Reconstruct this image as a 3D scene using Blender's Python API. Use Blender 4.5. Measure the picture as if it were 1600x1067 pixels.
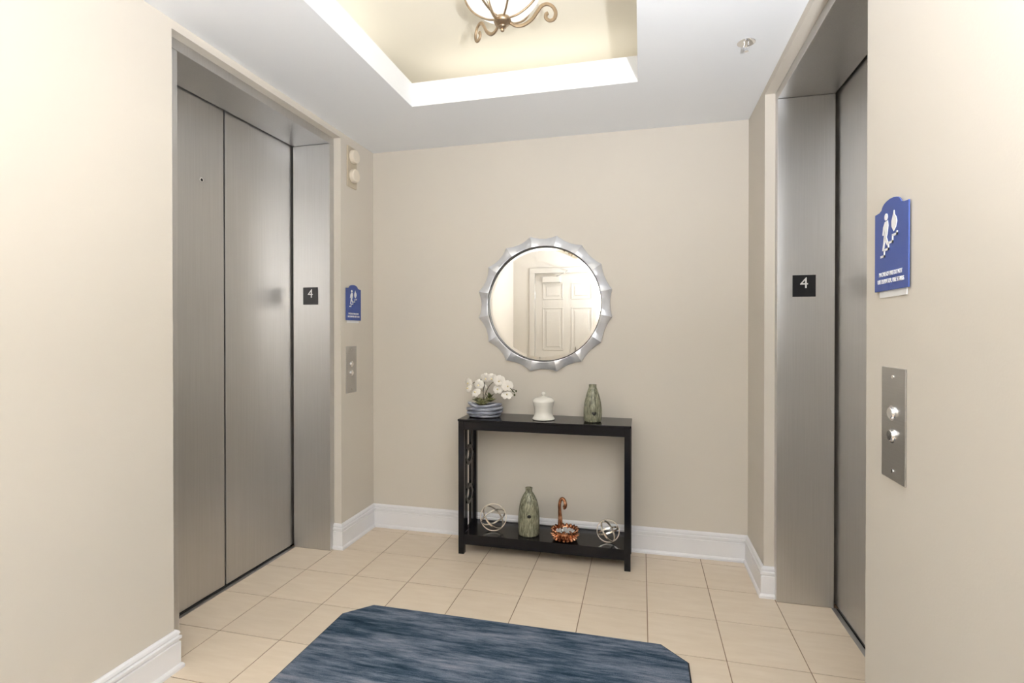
import bpy, bmesh, math, random
from mathutils import Vector, Matrix
random.seed(7)
PI = math.pi
for o in list(bpy.data.objects):
    bpy.data.objects.remove(o, do_unlink=True)
scene = bpy.context.scene
COL = scene.collection

# ------------------------------------------------------------------ camera
F_PX, CY, YAW, PITCH, CAM_H = 818.82, 524.29, math.radians(13.855), math.radians(-0.344), 1.31
cam_d = bpy.data.cameras.new('camera')
cam = bpy.data.objects.new('camera', cam_d)
COL.objects.link(cam)
cam.location = (0, 0, CAM_H)
cam.rotation_euler = (PI/2 + PITCH, 0, YAW)
cam_d.sensor_width = 36.0
cam_d.lens = F_PX*36/1600
cam_d.shift_y = (CY - 533.5)/1600
cam_d.clip_start = 0.02
scene.camera = cam

# ------------------------------------------------------------------ world, exposure
world = bpy.data.worlds.new('world')
scene.world = world
world.use_nodes = True
world.node_tree.nodes['Background'].inputs[0].default_value = (0, 0, 0, 1)
world.node_tree.nodes['Background'].inputs[1].default_value = 0.0
vs = scene.view_settings
vs.view_transform = 'Standard'
vs.look = 'None'
vs.exposure = 0.32
vs.gamma = 1.0
vs.use_curve_mapping = False
FILL_W = 180.0  # power of each added, unseen fill uplight
FILL_COL = (0.91, 0.945, 1.0)
LAMP_W = 3.0            # each ceiling fixture
LAMP_COL = (1.0, 0.97, 0.92)
COVE_STRENGTH = 3.4
COVE_COL = (1.0, 0.975, 0.93)

# ------------------------------------------------------------------ room dimensions (metres)
XL, XR, YB, YF, ZC = -1.7625, 0.592, 3.222, -0.82, 2.52
L0, L1 = 1.657, 2.830        # opening in left wall
R0, R1 = 1.607, 2.820        # opening in right wall
ZO = 2.485                   # top of openings
FACE = 0.045                 # steel frame face width
REC = 0.047                  # frame set-back
DOORD = 0.310                # wall plane to door face
TX0, TX1, TY0, TY1 = -1.195, -0.018, -0.21, 2.608   # ceiling tray opening
ZT, ZU = 2.646, 2.86         # fascia top, tray ceiling
COVE = 0.48
TILE, GX, GY = 0.30454, -1.49384, 2.5316

# pixel -> point on the plane y = Y
def at(u, v, Y):
    c, s = math.cos(YAW), math.sin(YAW)
    cp, sp = math.cos(PITCH), math.sin(PITCH)
    fw = Vector((-s, c, 0)); up = Vector((0, 0, 1)); rt = Vector((c, s, 0))
    d = (fw*cp + up*sp)*F_PX + rt*(u-800) + (up*cp - fw*sp)*(CY-v)
    return Vector((0, 0, CAM_H)) + d*(Y/d.y)

# ------------------------------------------------------------------ materials
def new_mat(name):
    m = bpy.data.materials.new(name)
    m.use_nodes = True
    nt = m.node_tree
    return m, nt, nt.nodes['Principled BSDF']

def srgb(r, g, b):
    f = lambda c: (c/255/12.92) if c/255 <= 0.04045 else ((c/255+0.055)/1.055)**2.4
    return (f(r), f(g), f(b), 1)

def coords(nt, scale=(1, 1, 1), kind='Object'):
    tc = nt.nodes.new('ShaderNodeTexCoord')
    mp = nt.nodes.new('ShaderNodeMapping')
    mp.inputs['Scale'].default_value = scale
    nt.links.new(tc.outputs[kind], mp.inputs['Vector'])
    return mp.outputs['Vector']

def noise(nt, vec, scale, detail=3, rough=0.5):
    n = nt.nodes.new('ShaderNodeTexNoise')
    n.inputs['Scale'].default_value = scale
    n.inputs['Detail'].default_value = detail
    n.inputs['Roughness'].default_value = rough
    nt.links.new(vec, n.inputs['Vector'])
    return n.outputs['Fac']

def ramp(nt, fac, stops):
    r = nt.nodes.new('ShaderNodeValToRGB')
    el = r.color_ramp.elements
    while len(el) < len(stops):
        el.new(0.5)
    for e, (p, c) in zip(el, stops):
        e.position = p
        e.color = c
    nt.links.new(fac, r.inputs['Fac'])
    return r.outputs['Color']

def bump(nt, bs, h, strength, dist=0.002):
    b = nt.nodes.new('ShaderNodeBump')
    b.inputs['Strength'].default_value = strength
    b.inputs['Distance'].default_value = dist
    nt.links.new(h, b.inputs['Height'])
    nt.links.new(b.outputs['Normal'], bs.inputs['Normal'])

def simple(name, col, rough=0.5, metal=0.0, spec=None, coat=0.0, vary=0.0, vscale=8.0):
    m, nt, bs = new_mat(name)
    bs.inputs['Roughness'].default_value = rough
    bs.inputs['Metallic'].default_value = metal
    if spec is not None:
        bs.inputs['Specular IOR Level'].default_value = spec
    bs.inputs['Coat Weight'].default_value = coat
    fac = noise(nt, coords(nt), vscale, 3)
    a = tuple(max(0, c*(1-vary)) for c in col[:3]) + (1,)
    b = tuple(min(1, c*(1+vary)) for c in col[:3]) + (1,)
    nt.links.new(ramp(nt, fac, [(0.3, a), (0.7, b)]), bs.inputs['Base Color'])
    return m

def paint(name, col, rough=0.6):
    m, nt, bs = new_mat(name)
    bs.inputs['Roughness'].default_value = rough
    bs.inputs['Specular IOR Level'].default_value = 0.3
    v = coords(nt)
    f = noise(nt, v, 1.3, 3)
    a = tuple(c*0.985 for c in col[:3]) + (1,)
    nt.links.new(ramp(nt, f, [(0.3, a), (0.7, col)]), bs.inputs['Base Color'])
    bump(nt, bs, noise(nt, v, 160, 2), 0.12, 0.0015)
    return m

M = {}
M['wall'] = paint('wall_paint', srgb(219, 212, 201))
M['ceil'] = paint('ceiling_paint', srgb(246, 248, 251))
M['tray'] = paint('tray_paint', srgb(243, 236, 220))
M['white'] = simple('white_gloss_trim', srgb(240, 240, 243), 0.3, vary=0.01)
M['doorwhite'] = simple('white_door_paint', srgb(212, 206, 196), 0.4, vary=0.01)

def tile_mat():
    m, nt, bs = new_mat('ceramic_tile')
    v = coords(nt, (1, 1, 1))
    info = nt.nodes.new('ShaderNodeObjectInfo')
    off = nt.nodes.new('ShaderNodeVectorMath'); off.operation = 'ADD'
    mul = nt.nodes.new('ShaderNodeMath'); mul.operation = 'MULTIPLY'
    mul.inputs[1].default_value = 37.0
    nt.links.new(info.outputs['Random'], mul.inputs[0])
    cx = nt.nodes.new('ShaderNodeCombineXYZ')
    nt.links.new(mul.outputs[0], cx.inputs[0]); nt.links.new(mul.outputs[0], cx.inputs[2])
    nt.links.new(v, off.inputs[0]); nt.links.new(cx.outputs[0], off.inputs[1])
    st = nt.nodes.new('ShaderNodeMapping'); st.inputs['Scale'].default_value = (3, 16, 3)
    nt.links.new(off.outputs[0], st.inputs['Vector'])
    f1 = noise(nt, st.outputs['Vector'], 2.0, 5, 0.6)
    c1 = ramp(nt, f1, [(0.25, srgb(226, 209, 187)), (0.75, srgb(236, 221, 201))])
    hs = nt.nodes.new('ShaderNodeHueSaturation')
    mr = nt.nodes.new('ShaderNodeMapRange')
    mr.inputs['To Min'].default_value = 0.96; mr.inputs['To Max'].default_value = 1.04
    nt.links.new(info.outputs['Random'], mr.inputs['Value'])
    nt.links.new(mr.outputs[0], hs.inputs['Value'])
    nt.links.new(c1, hs.inputs['Color'])
    nt.links.new(hs.outputs['Color'], bs.inputs['Base Color'])
    bs.inputs['Roughness'].default_value = 0.42
    bump(nt, bs, f1, 0.08, 0.002)
    return m
M['tile'] = tile_mat()
M['grout'] = simple('grout', srgb(158, 134, 111), 0.9, vary=0.05, vscale=30)

def steel(name, base, rough, brush=(260, 260, 3), amt=0.07, bumps=0.012):
    m, nt, bs = new_mat(name)
    bs.inputs['Metallic'].default_value = 1.0
    v = coords(nt, brush)
    f = noise(nt, v, 1.0, 3)
    smudge = noise(nt, coords(nt, (1, 1, 0.6)), 5.0, 4, 0.6)
    a = tuple(c*(1-amt) for c in base[:3]) + (1,)
    nt.links.new(ramp(nt, f, [(0.3, a), (0.7, base)]), bs.inputs['Base Color'])
    mr = nt.nodes.new('ShaderNodeMapRange')
    mr.inputs['From Min'].default_value = 0.3; mr.inputs['From Max'].default_value = 0.7
    mr.inputs['To Min'].default_value = rough-0.012; mr.inputs['To Max'].default_value = rough+0.02
    nt.links.new(smudge, mr.inputs['Value'])
    nt.links.new(mr.outputs[0], bs.inputs['Roughness'])
    bump(nt, bs, f, bumps, 0.0006)
    return m
M['steel'] = steel('brushed_steel', (0.61, 0.605, 0.60, 1), 0.42)
M['steel_frame'] = steel('brushed_steel_frame', (0.64, 0.635, 0.63, 1), 0.40)
M['steel_plate'] = steel('brushed_steel_plate', (0.55, 0.545, 0.54, 1), 0.33, (3, 260, 260))
M['alum'] = simple('sill_aluminium', (0.50, 0.49, 0.48, 1), 0.45, 1.0, vary=0.06)
M['chrome'] = simple('chrome', (0.85, 0.85, 0.86, 1), 0.12, 1.0)
M['gap'] = simple('gap_shade', (0.006, 0.006, 0.006, 1), 0.8)  # near-black colour standing in for shade inside gaps and holes
M['blackplate'] = simple('black_plate', srgb(17, 18, 24), 0.35)
M['signblue'] = simple('sign_blue', srgb(58, 82, 156), 0.45, vary=0.02)
M['signwhite'] = simple('sign_white', srgb(240, 240, 240), 0.5)
M['lantern'] = simple('lantern_plate_paint', srgb(196, 184, 163), 0.5)
M['lens'] = simple('lantern_lens', srgb(236, 226, 210), 0.35)
M['black'] = simple('black_lacquer', (0.0045, 0.0045, 0.007, 1), 0.16, spec=0.28, vary=0.15, vscale=40)
M['silver'] = simple('silver_leaf', (0.84, 0.86, 0.91, 1), 0.36, 0.65, vary=0.05, vscale=20)
M['mirror'] = simple('mirror_glass', (0.86, 0.86, 0.85, 1), 0.0, 1.0)
M['ringblack'] = simple('black_ring', (0.012, 0.012, 0.016, 1), 0.4)
M['champagne'] = simple('champagne_metal', (0.86, 0.80, 0.71, 1), 0.25, 0.9, vary=0.06)
def copper_mat():
    m, nt, bs = new_mat('copper_bronze')
    f = noise(nt, coords(nt), 28, 1, 0.4)
    nt.links.new(ramp(nt, f, [(0.30, (0.16, 0.06, 0.03, 1)), (0.50, (0.42, 0.18, 0.09, 1)), (0.70, (0.82, 0.48, 0.30, 1))]), bs.inputs['Base Color'])
    bs.inputs['Metallic'].default_value = 0.95
    bs.inputs['Roughness'].default_value = 0.24
    return m
M['copper'] = copper_mat()
M['bronze'] = simple('antique_bronze', (0.42, 0.32, 0.22, 1), 0.38, 0.9, vary=0.2, vscale=30)
M['porcelain'] = simple('white_porcelain', srgb(236, 233, 224), 0.15, coat=0.4)
M['stem'] = simple('orchid_stem', srgb(70, 66, 40), 0.6, vary=0.2, vscale=40)
M['petal'] = simple('orchid_petal', srgb(243, 238, 230), 0.6, vary=0.02)
M['lip'] = simple('orchid_lip', srgb(232, 214, 160), 0.5, vary=0.1)
M['bud'] = simple('orchid_bud', srgb(74, 80, 40), 0.5, vary=0.2)
M['soil'] = simple('moss', srgb(44, 40, 26), 0.95, vary=0.3, vscale=60)
M['rubber'] = simple('mat_rubber', (0.008, 0.008, 0.01, 1), 0.7)

def crystal_mat():
    m, nt, bs = new_mat('clear_crystal')
    bs.inputs['Base Color'].default_value = (0.92, 0.96, 0.97, 1)
    bs.inputs['Roughness'].default_value = 0.08
    bs.inputs['Transmission Weight'].default_value = 0.45
    bs.inputs['IOR'].default_value = 1.5
    return m
M['crystal'] = crystal_mat()

def succ_mat():
    m, nt, bs = new_mat('succulent_leaf')
    f = noise(nt, coords(nt), 55, 3)
    nt.links.new(ramp(nt, f, [(0.3, srgb(78, 80, 50)), (0.55, srgb(140, 140, 98)), (0.75, srgb(190, 182, 142))]), bs.inputs['Base Color'])
    bs.inputs['Roughness'].default_value = 0.5
    return m
M['succ'] = succ_mat()

def pot_mat():
    m, nt, bs = new_mat('blue_grey_ceramic')
    f = noise(nt, coords(nt, (14, 14, 90)), 1.0, 4, 0.6)
    nt.links.new(ramp(nt, f, [(0.28, srgb(72, 76, 92)), (0.48, srgb(140, 145, 160)), (0.66, srgb(206, 208, 218))]), bs.inputs['Base Color'])
    bs.inputs['Roughness'].default_value = 0.4
    bump(nt, bs, f, 0.3, 0.003)
    return m
M['pot'] = pot_mat()

def vase_mat():
    m, nt, bs = new_mat('streaked_green_glaze')
    f = noise(nt, coords(nt, (120, 120, 20)), 1.0, 4, 0.7)
    nt.links.new(ramp(nt, f, [(0.30, srgb(52, 52, 40)), (0.43, srgb(112, 112, 92)), (0.56, srgb(146, 146, 124)), (0.72, srgb(196, 192, 166))]), bs.inputs['Base Color'])
    bs.inputs['Roughness'].default_value = 0.22
    bump(nt, bs, f, 0.5, 0.003)
    return m
M['vase'] = vase_mat()
M['vasespot'] = simple('vase_dark_spot', (0.01, 0.01, 0.008, 1), 0.25)

def rug_mat():
    m, nt, bs = new_mat('blue_streaked_pile')
    f1 = noise(nt, coords(nt, (5.5, 44, 1)), 1.0, 8, 0.72)
    f2 = noise(nt, coords(nt, (260, 420, 1)), 1.0, 2)
    mx = nt.nodes.new('ShaderNodeMath'); mx.operation = 'MULTIPLY_ADD'
    mx.inputs[1].default_value = 0.22
    f3 = noise(nt, coords(nt, (1.6, 5, 1)), 1.0, 3, 0.5)
    bl = nt.nodes.new('ShaderNodeMath'); bl.operation = 'MULTIPLY_ADD'
    bl.inputs[1].default_value = 0.55
    h2 = nt.nodes.new('ShaderNodeMath'); h2.operation = 'MULTIPLY_ADD'
    h2.inputs[1].default_value = 0.65; h2.inputs[2].default_value = -0.10
    nt.links.new(f1, h2.inputs[0])
    nt.links.new(f3, bl.inputs[0]); nt.links.new(h2.outputs[0], bl.inputs[2])
    nt.links.new(f2, mx.inputs[0]); nt.links.new(bl.outputs[0], mx.inputs[2])
    nt.links.new(ramp(nt, mx.outputs[0], [(0.47, srgb(34, 52, 68)), (0.56, srgb(66, 84, 102)), (0.65, srgb(108, 119, 136)), (0.76, srgb(146, 150, 163))]), bs.inputs['Base Color'])
    bs.inputs['Roughness'].default_value = 0.95
    bs.inputs['Specular IOR Level'].default_value = 0.1
    bump(nt, bs, f2, 0.6, 0.004)
    return m
M['rug'] = rug_mat()

def bowl_mat(name='frosted_lamp_glass', fac=0.95, strength=1.0):
    m = bpy.data.materials.new(name)
    m.use_nodes = True
    nt = m.node_tree
    nt.nodes.clear()
    out = nt.nodes.new('ShaderNodeOutputMaterial')
    tr = nt.nodes.new('ShaderNodeBsdfTransparent')
    em = nt.nodes.new('ShaderNodeEmission')
    em.inputs['Color'].default_value = (1.0, 0.95, 0.86, 1)
    em.inputs['Strength'].default_value = strength
    mix = nt.nodes.new('ShaderNodeMixShader')
    mix.inputs[0].default_value = fac
    nt.links.new(tr.outputs[0], mix.inputs[1]); nt.links.new(em.outputs[0], mix.inputs[2])
    nt.links.new(mix.outputs[0], out.inputs['Surface'])
    return m
M['bowl'] = bowl_mat()
M['fill_uplight'] = simple('fill_shade', srgb(238, 230, 214), 0.5, vary=0.04)  # opaque shade of the added fill uplights, sends their light upward

def emit_mat(name, col, s):
    m = bpy.data.materials.new(name)
    m.use_nodes = True
    nt = m.node_tree
    nt.nodes.clear()
    out = nt.nodes.new('ShaderNodeOutputMaterial')
    em = nt.nodes.new('ShaderNodeEmission')
    em.inputs['Color'].default_value = col + (1,)
    em.inputs['Strength'].default_value = s
    nt.links.new(em.outputs[0], out.inputs['Surface'])
    return m
M['cove'] = emit_mat('cove_light', COVE_COL, COVE_STRENGTH)

# ------------------------------------------------------------------ mesh helpers
class MB:
    def __init__(self):
        self.v, self.f = [], []
    def add(self, verts, faces):
        n = len(self.v)
        self.v += [tuple(p) for p in verts]
        self.f += [tuple(i+n for i in fc) for fc in faces]
        return self
    def box(self, x0, x1, y0, y1, z0, z1):
        vs_ = [(x, y, z) for z in (z0, z1) for y in (y0, y1) for x in (x0, x1)]
        return self.add(vs_, [(0, 2, 3, 1), (4, 5, 7, 6), (0, 1, 5, 4), (2, 6, 7, 3), (0, 4, 6, 2), (1, 3, 7, 5)])
    def tube(self, pts, r, n=8, closed=False, flat=1.0, rb=None):
        pts = [Vector(p) for p in pts]
        m = len(pts)
        rs = r if isinstance(r, (list, tuple)) else [r]*m
        t0 = (pts[1]-pts[0]).normalized()
        ref = Vector((0, 0, 1)) if abs(t0.z) < 0.9 else Vector((1, 0, 0))
        nrm = (ref - t0*ref.dot(t0)).normalized()
        if rb is not None:
            nrm = (Vector(rb) - t0*Vector(rb).dot(t0)).normalized()
        V = []
        for i, p in enumerate(pts):
            if closed:
                t = (pts[(i+1) % m]-pts[i-1]).normalized()
            else:
                t = (pts[min(i+1, m-1)]-pts[max(i-1, 0)]).normalized()
            nrm = (nrm - t*nrm.dot(t)).normalized()
            b = t.cross(nrm)
            for k in range(n):
                a = 2*PI*k/n
                V.append(p + nrm*(math.cos(a)*rs[i]*flat) + b*(math.sin(a)*rs[i]))
        Fc = []
        for i in range(m if closed else m-1):
            j = (i+1) % m
            for k in range(n):
                l = (k+1) % n
                Fc.append((i*n+k, i*n+l, j*n+l, j*n+k))
        if not closed:
            Fc.append(tuple(range(n-1, -1, -1)))
            Fc.append(tuple((m-1)*n+k for k in range(n)))
        return self.add(V, Fc)
    def lathe(self, prof, n=32, c=(0, 0, 0), fn=None):
        V, Fc = [], []
        for i, (r, z) in enumerate(prof):
            for k in range(n):
                a = 2*PI*k/n
                rr = r if fn is None else r*fn(a, i/(len(prof)-1))
                V.append((c[0]+rr*math.cos(a), c[1]+rr*math.sin(a), c[2]+z))
        for i in range(len(prof)-1):
            for k in range(n):
                l = (k+1) % n
                Fc.append((i*n+k, i*n+l, (i+1)*n+l, (i+1)*n+k))
        Fc.append(tuple(range(n-1, -1, -1)))
        Fc.append(tuple((len(prof)-1)*n+k for k in range(n)))
        return self.add(V, Fc)
    def prism_xz(self, poly, y0, y1):           # polygon in local x,z extruded along y
        n = len(poly)
        V = [(x, y0, z) for x, z in poly] + [(x, y1, z) for x, z in poly]
        Fc = [tuple(range(n)), tuple(range(2*n-1, n-1, -1))]
        Fc += [(i, i+n, (i+1) % n+n, (i+1) % n) for i in range(n)]
        return self.add(V, Fc)
    def prism_xy(self, poly, z0, z1):
        n = len(poly)
        V = [(x, y, z0) for x, y in poly] + [(x, y, z1) for x, y in poly]
        Fc = [tuple(range(n-1, -1, -1)), tuple(range(n, 2*n))]
        Fc += [(i, (i+1) % n, (i+1) % n+n, i+n) for i in range(n)]
        return self.add(V, Fc)
    def disc_y(self, r, y0, y1, c=(0, 0), n=32, r1=None):   # short cylinder along y
        r1 = r if r1 is None else r1
        V = [(c[0]+r*math.cos(2*PI*k/n), y0, c[1]+r*math.sin(2*PI*k/n)) for k in range(n)]
        V += [(c[0]+r1*math.cos(2*PI*k/n), y1, c[1]+r1*math.sin(2*PI*k/n)) for k in range(n)]
        Fc = [tuple(range(n)), tuple(range(2*n-1, n-1, -1))]
        Fc += [(k, k+n, (k+1) % n+n, (k+1) % n) for k in range(n)]
        return self.add(V, Fc)
    def build(self, name, mat, parent=None, smooth=False, loc=None, bevel=0.0, seg=2, fix=True):
        me = bpy.data.meshes.new(name)
        me.from_pydata(self.v, [], self.f)
        if fix or bevel:
            bm = bmesh.new(); bm.from_mesh(me)
            bmesh.ops.recalc_face_normals(bm, faces=bm.faces)
            bm.to_mesh(me); bm.free()
        me.update()
        me.materials.append(mat)
        o = bpy.data.objects.new(name, me)
        COL.objects.link(o)
        if parent is not None:
            o.parent = parent
        if loc is not None:
            o.location = loc
        if smooth:
            for p in me.polygons:
                p.use_smooth = True
            try:
                me.set_sharp_from_angle(angle=math.radians(40))
            except Exception:
                pass
        if bevel:
            b = o.modifiers.new('bevel', 'BEVEL')
            b.width = bevel; b.segments = seg; b.limit_method = 'ANGLE'
        return o

def tag(o, label, cat, group=None):
    o['label'] = label
    o['category'] = cat
    if group:
        o['group'] = group
    return o

def struct(o, label=None):
    o['kind'] = 'structure'
    if label:
        o['label'] = label
    return o

def thing(name, label, cat, loc=(0, 0, 0), rz=0.0, group=None):
    o = bpy.data.objects.new(name, None)
    COL.objects.link(o)
    o.location = loc
    o.rotation_euler = (0, 0, rz)
    o.empty_display_size = 0.05
    return tag(o, label, cat, group)

def copy_tree(o, parent=None):
    c = o.copy(); COL.objects.link(c)
    c.parent = parent
    for ch in list(o.children):
        copy_tree(ch, c)
    return c

def text_part(body, size, mat, parent, x, y, z, name='lettering', width=None, extrude=0.0006):
    cu = bpy.data.curves.new('text_curve', 'FONT')
    cu.body = body; cu.size = size
    cu.align_x = 'CENTER'; cu.align_y = 'CENTER'
    cu.extrude = extrude
    tmp = bpy.data.objects.new('text_tmp', cu)
    COL.objects.link(tmp)
    bpy.context.view_layer.update()
    dg = bpy.context.evaluated_depsgraph_get()
    me = bpy.data.meshes.new_from_object(tmp.evaluated_get(dg))
    bpy.data.objects.remove(tmp, do_unlink=True)
    bpy.data.curves.remove(cu)
    xs = [v.co.x for v in me.vertices]
    k = 1.0 if width is None else width/(max(xs)-min(xs))
    for v in me.vertices:
        v.co = Vector((v.co.x*k + x, y - v.co.z, v.co.y + z))
    me.materials.clear(); me.materials.append(mat)
    o = bpy.data.objects.new(name, me)
    COL.objects.link(o); o.parent = parent
    return o

# ------------------------------------------------------------------ structure
TH = 0.32
w = MB().box(XL-TH, XL, YF, L0, 0, ZC).box(XL-TH, XL, L1, YB, 0, ZC).box(XL-TH, XL, L0, L1, ZO, ZC)
struct(w.build('wall_left', M['wall']), 'beige painted wall with the left elevator opening')
w = MB().box(XR, XR+TH, YF, R0, 0, ZC).box(XR, XR+TH, R1, YB, 0, ZC).box(XR, XR+TH, R0, R1, ZO, ZC)
struct(w.build('wall_right', M['wall']), 'beige painted wall with the right elevator opening')
struct(MB().box(XL-TH, XR+TH, YB, YB+0.15, 0, ZC).build('wall_back', M['wall']), 'beige end wall behind the console table')
DX0, DX1, DH = -1.453, -0.543, 2.135
w = MB().box(XL-TH, DX0-0.02, YF-0.15, YF, 0, ZC).box(DX1+0.02, XR+TH, YF-0.15, YF, 0, ZC).box(DX0-0.02, DX1+0.02, YF-0.15, YF, DH+0.02, ZC)
struct(w.build('wall_front', M['wall']), 'beige wall with the white panelled door, seen in the mirror')

# floor slab and tiles
fl = struct(MB().box(XL-TH, XR+TH, YF-0.15, YB+0.15, -0.12, -0.0018).build('floor', M['grout']), 'beige ceramic tile floor with thin brown grout')
G = 0.0022
LR = (XL-DOORD+0.022, XL, L0+0.070, L1-FACE)
RR = (XR, XR+DOORD-0.024, R0+FACE, R1-FACE)
regions = [(XL, XR, YF, YB), LR, RR, (XL-REC, XL, L0, L0+0.070), (XL-REC, XL, L1-FACE, L1), (XR, XR+REC, R0, R0+FACE), (XR, XR+REC, R1-FACE, R1)]
full_mesh = None
def clip(a, b):
    r = (max(a[0], b[0]), min(a[1], b[1]), max(a[2], b[2]), min(a[3], b[3]))
    return r if r[1]-r[0] > 0.004 and r[3]-r[2] > 0.004 else None
i0 = math.floor((XL-TH-GX)/TILE); i1 = math.ceil((XR+TH-GX)/TILE)
j0 = math.floor((YF-GY)/TILE); j1 = math.ceil((YB-GY)/TILE)
for j in range(j0, j1):
    for i in range(i0, i1):
        cell = (GX+i*TILE+G, GX+(i+1)*TILE-G, GY+j*TILE+G, GY+(j+1)*TILE-G)
        rs = [c for c in (clip(cell, r) for r in regions) if c]
        if not rs:
            continue
        cx, cy = (cell[0]+cell[1])/2, (cell[2]+cell[3])/2
        whole = len(rs) == 1 and abs(rs[0][0]-cell[0])+abs(rs[0][1]-cell[1])+abs(rs[0][2]-cell[2])+abs(rs[0][3]-cell[3]) < 1e-6
        if whole and full_mesh:
            o = bpy.data.objects.new('tile', full_mesh)
            COL.objects.link(o); o.parent = fl; o.location = (cx, cy, 0)
            continue
        b = MB()
        for r in rs:
            b.box(r[0]-cx, r[1]-cx, r[2]-cy, r[3]-cy, -0.004, 0)
        o = b.build('tile', M['tile'], fl, loc=(cx, cy, 0), fix=False)
        if whole:
            full_mesh = o.data

# ceiling with tray
c = MB()
X0, X1, Y0, Y1 = XL-TH, XR+TH, YF-0.15, YB+0.15
c.box(X0, TX0, Y0, Y1, ZC, ZT).box(TX1, X1, Y0, Y1, ZC, ZT).box(TX0, TX1, Y0, TY0, ZC, ZT).box(TX0, TX1, TY1, Y1, ZC, ZT)
ce = struct(c.build('ceiling', M['ceil']), 'white ceiling with a recessed lighted tray')
ux0, ux1, uy0, uy1 = TX0-COVE, TX1+COVE, TY0-COVE, TY1+COVE
MB().box(ux0-0.1, ux1+0.1, uy0-0.1, uy1+0.1, ZU, ZU+0.1).build('tray_ceiling', M['tray'], ce)['label'] = 'cream recessed upper ceiling'
MB().box(ux0-0.1, ux0, uy0-0.1, uy1+0.1, ZT, ZU).box(ux1, ux1+0.1, uy0-0.1, uy1+0.1, ZT, ZU).box(ux0, ux1, uy0-0.1, uy0, ZT, ZU).box(ux0, ux1, uy1, uy1+0.1, ZT, ZU).build('tray_side', M['tray'], ce)
s0, s1 = 0.25, 0.29
for k, bx in enumerate([(TX0-s1, TX0-s0, TY0, TY1), (TX1+s0, TX1+s1, TY0, TY1), (TX0, TX1, TY0-s1, TY0-s0), (TX0, TX1, TY1+s0, TY1+s1)]):
    MB().box(*bx, ZT+0.001, ZT+0.012).build('cove_light', M['cove'], ce)

# baseboards: profile (out, z) swept with mitred corners, room on the right of the path
PROF = [(0, 0), (0.025, 0), (0.025, 0.011), (0.021, 0.018), (0.016, 0.021), (0.016, 0.104), (0.011, 0.107), (0.011, 0.112), (0.018, 0.116),
        (0.018, 0.126), (0.011, 0.130), (0.011, 0.134), (0.015, 0.137), (0.012, 0.146), (0.005, 0.152), (0, 0.152)]
def sweep(path, names):
    P = [Vector((x, y)) for x, y in path]
    n = len(P)
    dirs = [(P[i+1]-P[i]).normalized() for i in range(n-1)]
    nr = [Vector((d.y, -d.x)) for d in dirs]
    offs = []
    for i in range(n):
        if i == 0: offs.append(nr[0])
        elif i == n-1: offs.append(nr[-1])
        else:
            m_ = (nr[i-1]+nr[i]).normalized()
            offs.append(m_/m_.dot(nr[i]))
    for name, (a, b) in names:
        V, Fc = [], []
        for i in range(a, b+1):
            for d, z in PROF:
                q = P[i]+offs[i]*d
                V.append((q.x, q.y, z))
        k = len(PROF)
        for i in range(b-a):
            for s in range(k):
                t = (s+1) % k
                Fc.append((i*k+s, i*k+t, (i+1)*k+t, (i+1)*k+s))
        Fc.append(tuple(range(k))); Fc.append(tuple((b-a)*k+s for s in range(k)))
        struct(MB().add(V, Fc).build(name, M['white']), 'white moulded baseboard')
e = 0.0005
sweep([(XL-REC, L1-e), (XL+e, L1-e), (XL+e, YB-e), (XR-e, YB-e), (XR-e, R1-e), (XR+REC, R1-e)],
      [('baseboard_left', (0, 2)), ('baseboard_back', (2, 3)), ('baseboard_right', (3, 5))])
sweep([(DX0-0.10, YF+e), (XL+e, YF+e), (XL+e, L0+e), (XL-REC, L0+e)], [('baseboard_front', (0, 1)), ('baseboard_left', (1, 3))])
sweep([(XR+REC, R0+e), (XR-e, R0+e), (XR-e, YF+e), (DX1+0.10, YF+e)], [('baseboard_right', (0, 2)), ('baseboard_front', (2, 3))])

# ------------------------------------------------------------------ elevator entrances (local: x right, y into the wall, z up)
def elevator(loc, rz, half, label, keyhole_x=None, near_face=FACE):
    t = thing('elevator_entrance', label, 'elevator', loc, rz, 'elevator entrances')
    ci = half-FACE
    g = 0.0008
    for s in (-1, 1):
        a, b = sorted((s*(ci if s > 0 else half-near_face), s*(half-g)))
        j = MB().box(a, b, REC, DOORD-0.012, 0.0005, ZO-FACE-g).build('jamb', M['steel_frame'], t, bevel=0.002)
    MB().box(-half+g, half-g, REC, DOORD-0.012, ZO-FACE, ZO-g).build('header', M['steel_frame'], t, bevel=0.002)
    top = ZO-FACE+0.03
    for s in (-1, 1):
        mid = (near_face-FACE)/2
        a, b = sorted((mid+s*0.005, s*(half+0.03)))
        d = MB().box(a, b, DOORD, DOORD+0.03, 0.012, top).build('door_panel', M['steel'], t, bevel=0.002)
        if keyhole_x is not None and a <= keyhole_x <= b:
            k = MB().disc_y(0.011, DOORD-0.002, DOORD, (keyhole_x, 2.05), 20).build('keyhole', M['chrome'], d)
            MB().disc_y(0.007, DOORD-0.0025, DOORD-0.002, (keyhole_x, 2.05), 16).build('keyhole_slot', M['gap'], d)
    MB().box(-half, half, DOORD+0.045, DOORD+0.06, 0, top).build('gap_shade_backing', M['gap'], t)  # near-black sheet that paints the shade seen through the door gaps
    sl = MB()
    cn = half-near_face
    sl.box(-cn, ci, DOORD-0.024, DOORD-0.004, -0.0015, 0.002).box(-cn, ci, DOORD+0.004, DOORD+0.044, -0.0015, 0.002)
    sl.build('sill', M['alum'], t)
    MB().box(-cn, ci, DOORD-0.004, DOORD+0.004, -0.0015, -0.0008).build('sill_groove', M['gap'], t)
    return t
lc, lh = (L0+L1)/2, (L1-L0)/2
rc, rh = (R0+R1)/2, (R1-R0)/2
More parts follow.
